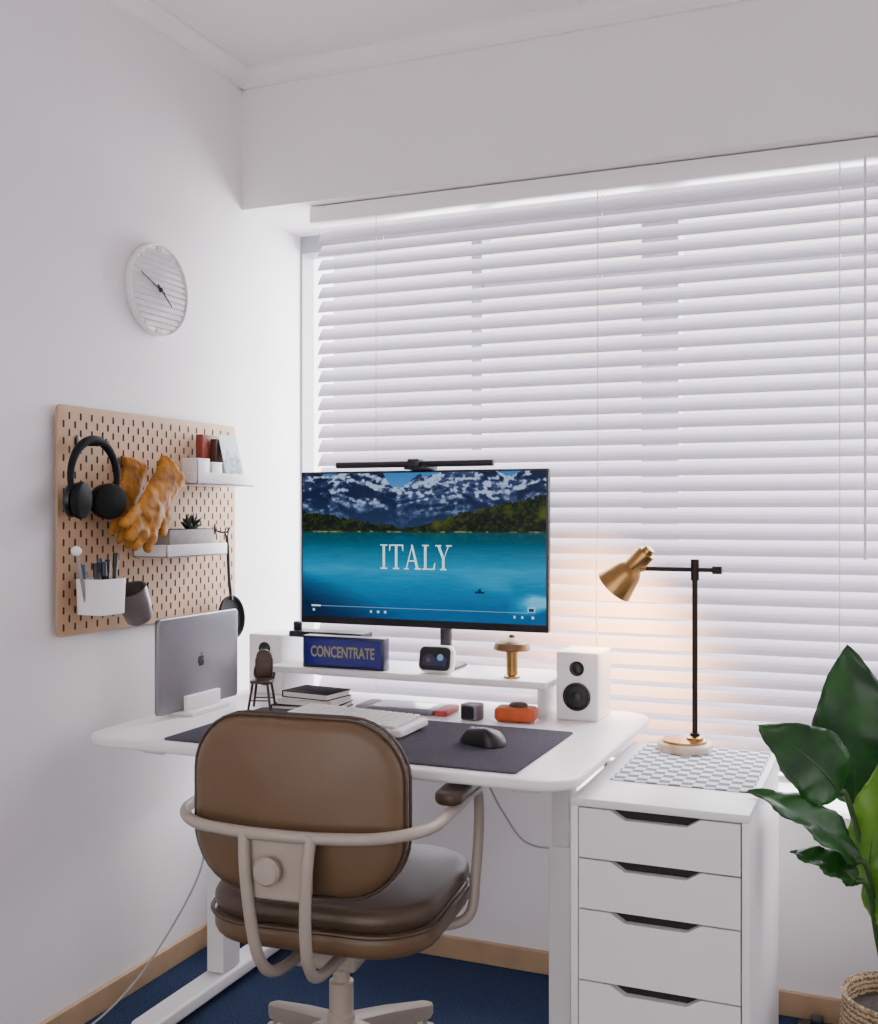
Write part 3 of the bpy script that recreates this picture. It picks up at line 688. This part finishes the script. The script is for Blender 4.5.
NM=['black pen standing in the white container','blue pen standing in the white container','black pen standing in the white container','grey pen standing in the white container','black pen standing in the white container','teal pen standing in the white container','black pen standing in the white container']
for k in range(7):
    bx=0.082+(-0.022,0.0,0.02,-0.02,0.02,0.0,0.005)[k]; by=-0.747+(-0.026,-0.018,-0.005,0.008,0.018,0.026,0.01)[k]
    pn=thing('pen',(bx,by,1.027),NM[k],'pen',group='pens in the wall container')
    dx=random.uniform(-.10,.10);dy=random.uniform(-.06,.12)*1.0; l=random.uniform(0.110,0.14)
    d=Vector((dx,dy,1)).normalized()
    make('barrel',M().tube([(0,0,0),d*l],0.0050,10),PC[k],pn); make('cap',M().tube([d*(l-0.03),d*(l+0.004)],0.0066,10),BLACK if k%3 else PC[1],pn)
bs=thing('brush',(0.07,-0.782,1.027),'white-headed brush standing in the container','brush')
make('handle',M().tube([(0,0,0),(0,-0.035,0.14)],0.004,10),GREYBOX,bs); make('brush_head',M().sphere((0,-0.038,0.15),(0.012,0.014,0.012)),WHITE,bs)
# mug
mg=thing('mug',(0.085,-0.622,1.035),'grey-brown mug hanging tilted from a hook','mug')
mt=Matrix.Rotation(R(28),4,'X')
make('mug_body',M().lathe([(0.028,-0.048),(0.034,-0.042),(0.040,0.0),(0.042,0.045),(0.038,0.045),(0.034,-0.03),(0,-0.034)],32,mtx=mt),GREYCER,mg)
make('handle',M().tube([mt@Vector((-0.01,0.040,0.03)),mt@Vector((-0.012,0.060,0.022)),mt@Vector((-0.012,0.064,0.0)),mt@Vector((-0.01,0.052,-0.022)),mt@Vector((-0.01,0.036,-0.026))],0.004,10),GREYCER,mg)
# pan
ld=thing('black_pan',(0.075,-0.172,0.962),'small round black pan with long handle hanging from a hook','pan')
make('pan_body',M().lathe([(0,-0.016),(0.048,-0.014),(0.062,-0.004),(0.064,0.006),(0.060,0.006),(0.054,-0.004),(0,-0.008)],36,(0,0.0,0),(1,0,0.1)),BLACKM,ld)
make('handle',M().tube(sm([(0,0,0.05),(-0.008,0,0.12),(-0.012,0,0.2),(-0.016,0,0.240)],6),0.0050,10).tube([(-0.016,0.009*math.cos(a),0.250+0.012*math.sin(a)) for a in [R(q*30) for q in range(12)]],0.0022,8,closed=True),BLACK,ld)

# ================= CLOCK =================
cl=thing('wall_clock',(0.0,-0.435,1.875),'round white wall clock with blind reflections shaped as ribs on its face and thin dark hands','clock')
GLASS=mat('clock_face_gloss',rgb(200,196,198),0.15,noise=0.02,coat=0.5)
make('clock_case',M().lathe([(0.121,0.0),(0.124,0.004),(0.124,0.022),(0.1225,0.024),(0.121,0.022),(0.120,0.016),(0,0.016)],64,(0,0,0),(1,0,0)),WHITE,cl)
m=M()  # ribs stand in for stripes of the blind reflected in the clock glass
zz=-0.112
while zz<0.115:
    h_=math.sqrt(max(0.1195**2-max(abs(zz-0.007),abs(zz+0.007))**2,0.0001))
    m.add([(0.0161,-h_,zz-0.008),(0.0161,h_,zz-0.008),(0.0215,h_,zz-0.006),(0.0215,-h_,zz-0.006),(0.0165,h_,zz+0.0075),(0.0165,-h_,zz+0.0075)],[(0,1,2,3),(3,2,4,5),(0,3,5),(1,4,2)])
    zz+=0.0162
make('face_reflection_ribs',m,GLASS,cl,smooth=False)
def hand(name,ang,l,wd,x):
    A=R(ang); d=Vector((0,math.sin(A),math.cos(A))); n=Vector((0,math.cos(A),-math.sin(A)))
    m=M().add([Vector((x,0,0))+d*a+n*b_ for a,b_ in ((-0.02,-wd),(l,-wd*0.6),(l,wd*0.6),(-0.02,wd))]+[Vector((x+0.001,0,0))+d*a+n*b_ for a,b_ in ((-0.02,-wd),(l,-wd*0.6),(l,wd*0.6),(-0.02,wd))],[(0,1,2,3),(4,5,6,7),(0,1,5,4),(1,2,6,5),(2,3,7,6),(3,0,4,7)])
    make(name,m,BLACKM,cl,smooth=False)
hand('minute_hand',-68,0.092,0.0022,0.023); hand('hour_hand',130,0.06,0.003,0.0245)
make('hub',M().lathe([(0.006,0.016),(0.006,0.027),(0,0.028)],18,(0,0,0),(1,0,0)),BLACKM,cl)

# ================= PLANT =================
pt=thing('potted_plant',(1.88,-0.37,0),'broad-leaved bird of paradise plant in a woven basket','plant',world=True)
PX,PY=1.88,-0.37
make('basket',M().lathe([(0.095,0),(0.115,0.03),(0.128,0.12),(0.118,0.235),(0.122,0.245),(0.116,0.247),(0.108,0.235),(0.11,0.12),(0.0,0.11)],40,(PX,PY,0)),BASKET,pt)
make('soil',M().lathe([(0.104,0.195),(0.104,0.205),(0,0.212)],32,(PX,PY,0)),SOIL,pt)
def leaf(base,tip,w_,nrm,mt_,fold=0.25,droop=0.03,stem=True,rip=0.0):
    base=Vector(base);tip=Vector(tip);ax=(tip-base);L_=ax.length;ax.normalize();nrm=Vector(nrm);sd=ax.cross(nrm).normalized();nn=sd.cross(ax).normalized()
    NL,NW=30,10; vs=[];fs=[]
    for i in range(NL+1):
        t=i/NL; ww=w_*(math.sin(math.pi*min(1,(t**0.75)))**0.8)*(1-0.15*t)+0.0005
        cen=base+ax*(L_*t)+nn*(droop*math.sin(math.pi*t)*1.0)-Vector((0,0,droop*0.6*t*t))
        for j in range(NW+1):
            q=j/NW*2-1
            wave=0.006*math.sin(t*20+q*3+w_*50)*abs(q)
            vs.append(cen+sd*(ww/2*q)+nn*(fold*ww/2*(abs(q)**1.3)+wave-0.0035*(math.cos((t+abs(q)*0.12)*75)*min(1,abs(q)*3)*0.5)))
    for i in range(NL):
        for j in range(NW): a=i*(NW+1)+j; fs.append((a,a+1,a+NW+2,a+NW+1))
    o=make('leaf',M().add(vs,fs),mt_,pt,ang=80)
    sd_=o.modifiers.new('t','SOLIDIFY'); sd_.thickness=0.0015
    m=M().tube([base+ax*(L_*t)+nn*(droop*math.sin(math.pi*t)-0.001)-Vector((0,0,droop*0.6*t*t)) for t in [k/10 for k in range(11)]],[0.004*(1-0.8*k/10) for k in range(11)],6)
    if stem:
        r0=Vector((PX+random.uniform(-.03,.03),PY+random.uniform(-.03,.03),0.20)); mid=Vector((r0.x*0.55+base.x*0.45,r0.y*0.55+base.y*0.45,(r0.z+base.z)/2+0.02))
        m.tube(sm([r0,mid,base-ax*0.02,base+ax*0.01],6),0.006,8)
    make('stem',m,STEMG,pt)
leaf((1.785,-0.30,0.62),(1.768,-0.27,0.985),0.215,(0.35,-1,0.15),LEAFD,0.18,0.02)
leaf((1.765,-0.50,0.690),(1.608,-0.56,0.850),0.160,(0.3,-0.9,0.55),LEAFD,0.15,0.03)
leaf((1.80,-0.55,0.570),(1.595,-0.63,0.725),0.11,(0.05,-0.5,0.9),LEAFD,0.25,0.02)
leaf((1.80,-0.55,0.530),(1.672,-0.60,0.600),0.070,(0.1,-0.6,0.8),LEAFD,0.2,0.015)
leaf((1.815,-0.48,0.50),(1.868,-0.46,0.80),0.11,(-0.5,-0.9,0.1),LEAFL,0.15,0.02)
leaf((1.85,-0.50,0.42),(1.90,-0.50,0.66),0.12,(-0.3,-0.9,0.2),LEAFL,0.2,0.02)
leaf((1.93,-0.36,0.62),(1.98,-0.33,0.93),0.17,(-0.1,-0.95,0.2),LEAFD,0.2,0.02)
leaf((1.98,-0.42,0.55),(2.14,-0.48,0.66),0.14,(0.2,-0.6,0.7),LEAFD,0.2,0.03)
leaf((1.90,-0.30,0.50),(1.93,-0.12,0.70),0.14,(0,-0.9,0.5),LEAFD,0.2,0.03)

# ================= CABLES =================
WC=mat('cable_grey',rgb(160,158,158),0.5,noise=0.05)
def cable(pts,label,mt_=WC,r=0.0028):
    P=sm(pts,10); make('power_cable',M().tube(P,r,8),mt_,loc=tuple(P[0]),label=label,cat='cable')
cable([(0.90,-0.42,0.655),(0.93,-0.36,0.62),(0.98,-0.36,0.54),(1.05,-0.38,0.475),(1.13,-0.345,0.47),(1.20,-0.32,0.55),(1.235,-0.32,0.69)],'thin pale cable sagging beneath the desk')
cable([(0.215,-0.47,0.655),(0.205,-0.49,0.48),(0.195,-0.50,0.33),(0.13,-0.59,0.15),(0.085,-0.70,0.05),(0.06,-0.86,0.01),(0.08,-1.1,0.004)],'thin pale cable falling from the desk along the wall')
ps=thing('power_strip',(1.70,-0.10,0),'black power strip lying on the floor by the wall','power strip')
make('strip_body',M().box(-0.05,0.05,-0.025,0.025,0,0.03,0.005),BLACK,ps); make('plug',M().box(-0.02,0.01,-0.015,0.015,0.03,0.05,0.004),BLACK,ps)

# ================= LIGHT =================
wd=bpy.data.worlds.new('World'); bpy.context.scene.world=wd; wd.use_nodes=True
bg=wd.node_tree.nodes['Background']; bg.inputs[0].default_value=(1.0,0.962,0.955,1); bg.inputs[1].default_value=3.1
def area(name,loc,rot,sx_,sy_,e,col):
    l=bpy.data.lights.new(name,'AREA'); l.shape='RECTANGLE'; l.size=sx_; l.size_y=sy_; l.energy=e; l.color=col
    o=bpy.data.objects.new(name,l); COL.objects.link(o); o.location=loc; o.rotation_euler=rot; return o
area('daylight',(1.6,1.3,1.9),(R(-72),0,0),3.4,2.2,430,(0.94,0.965,1.0))
pl_=bpy.data.lights.new('lamp_light','SPOT'); pl_.energy=48; pl_.color=(1.0,0.46,0.14); pl_.spot_size=R(120); pl_.spot_blend=1.0; pl_.shadow_soft_size=0.015
po=bpy.data.objects.new('lamp_light',pl_); COL.objects.link(po); pw=Vector((1.405,-0.255,0.7027))+hc+hd*0.105; po.location=pw
po.rotation_euler=Vector((-0.10,0.85,-0.32)).normalized().to_track_quat('-Z','Y').to_euler()

# ================= CAMERA =================
cd=bpy.data.cameras.new('cam'); co=bpy.data.objects.new('cam',cd); COL.objects.link(co)
co.location=(1.857,-2.86,1.27); co.rotation_euler=(R(90),0,R(22.66))
cd.sensor_fit='VERTICAL'; cd.sensor_height=36; cd.lens=1080/1024*36; cd.clip_start=0.05
bpy.context.scene.camera=co
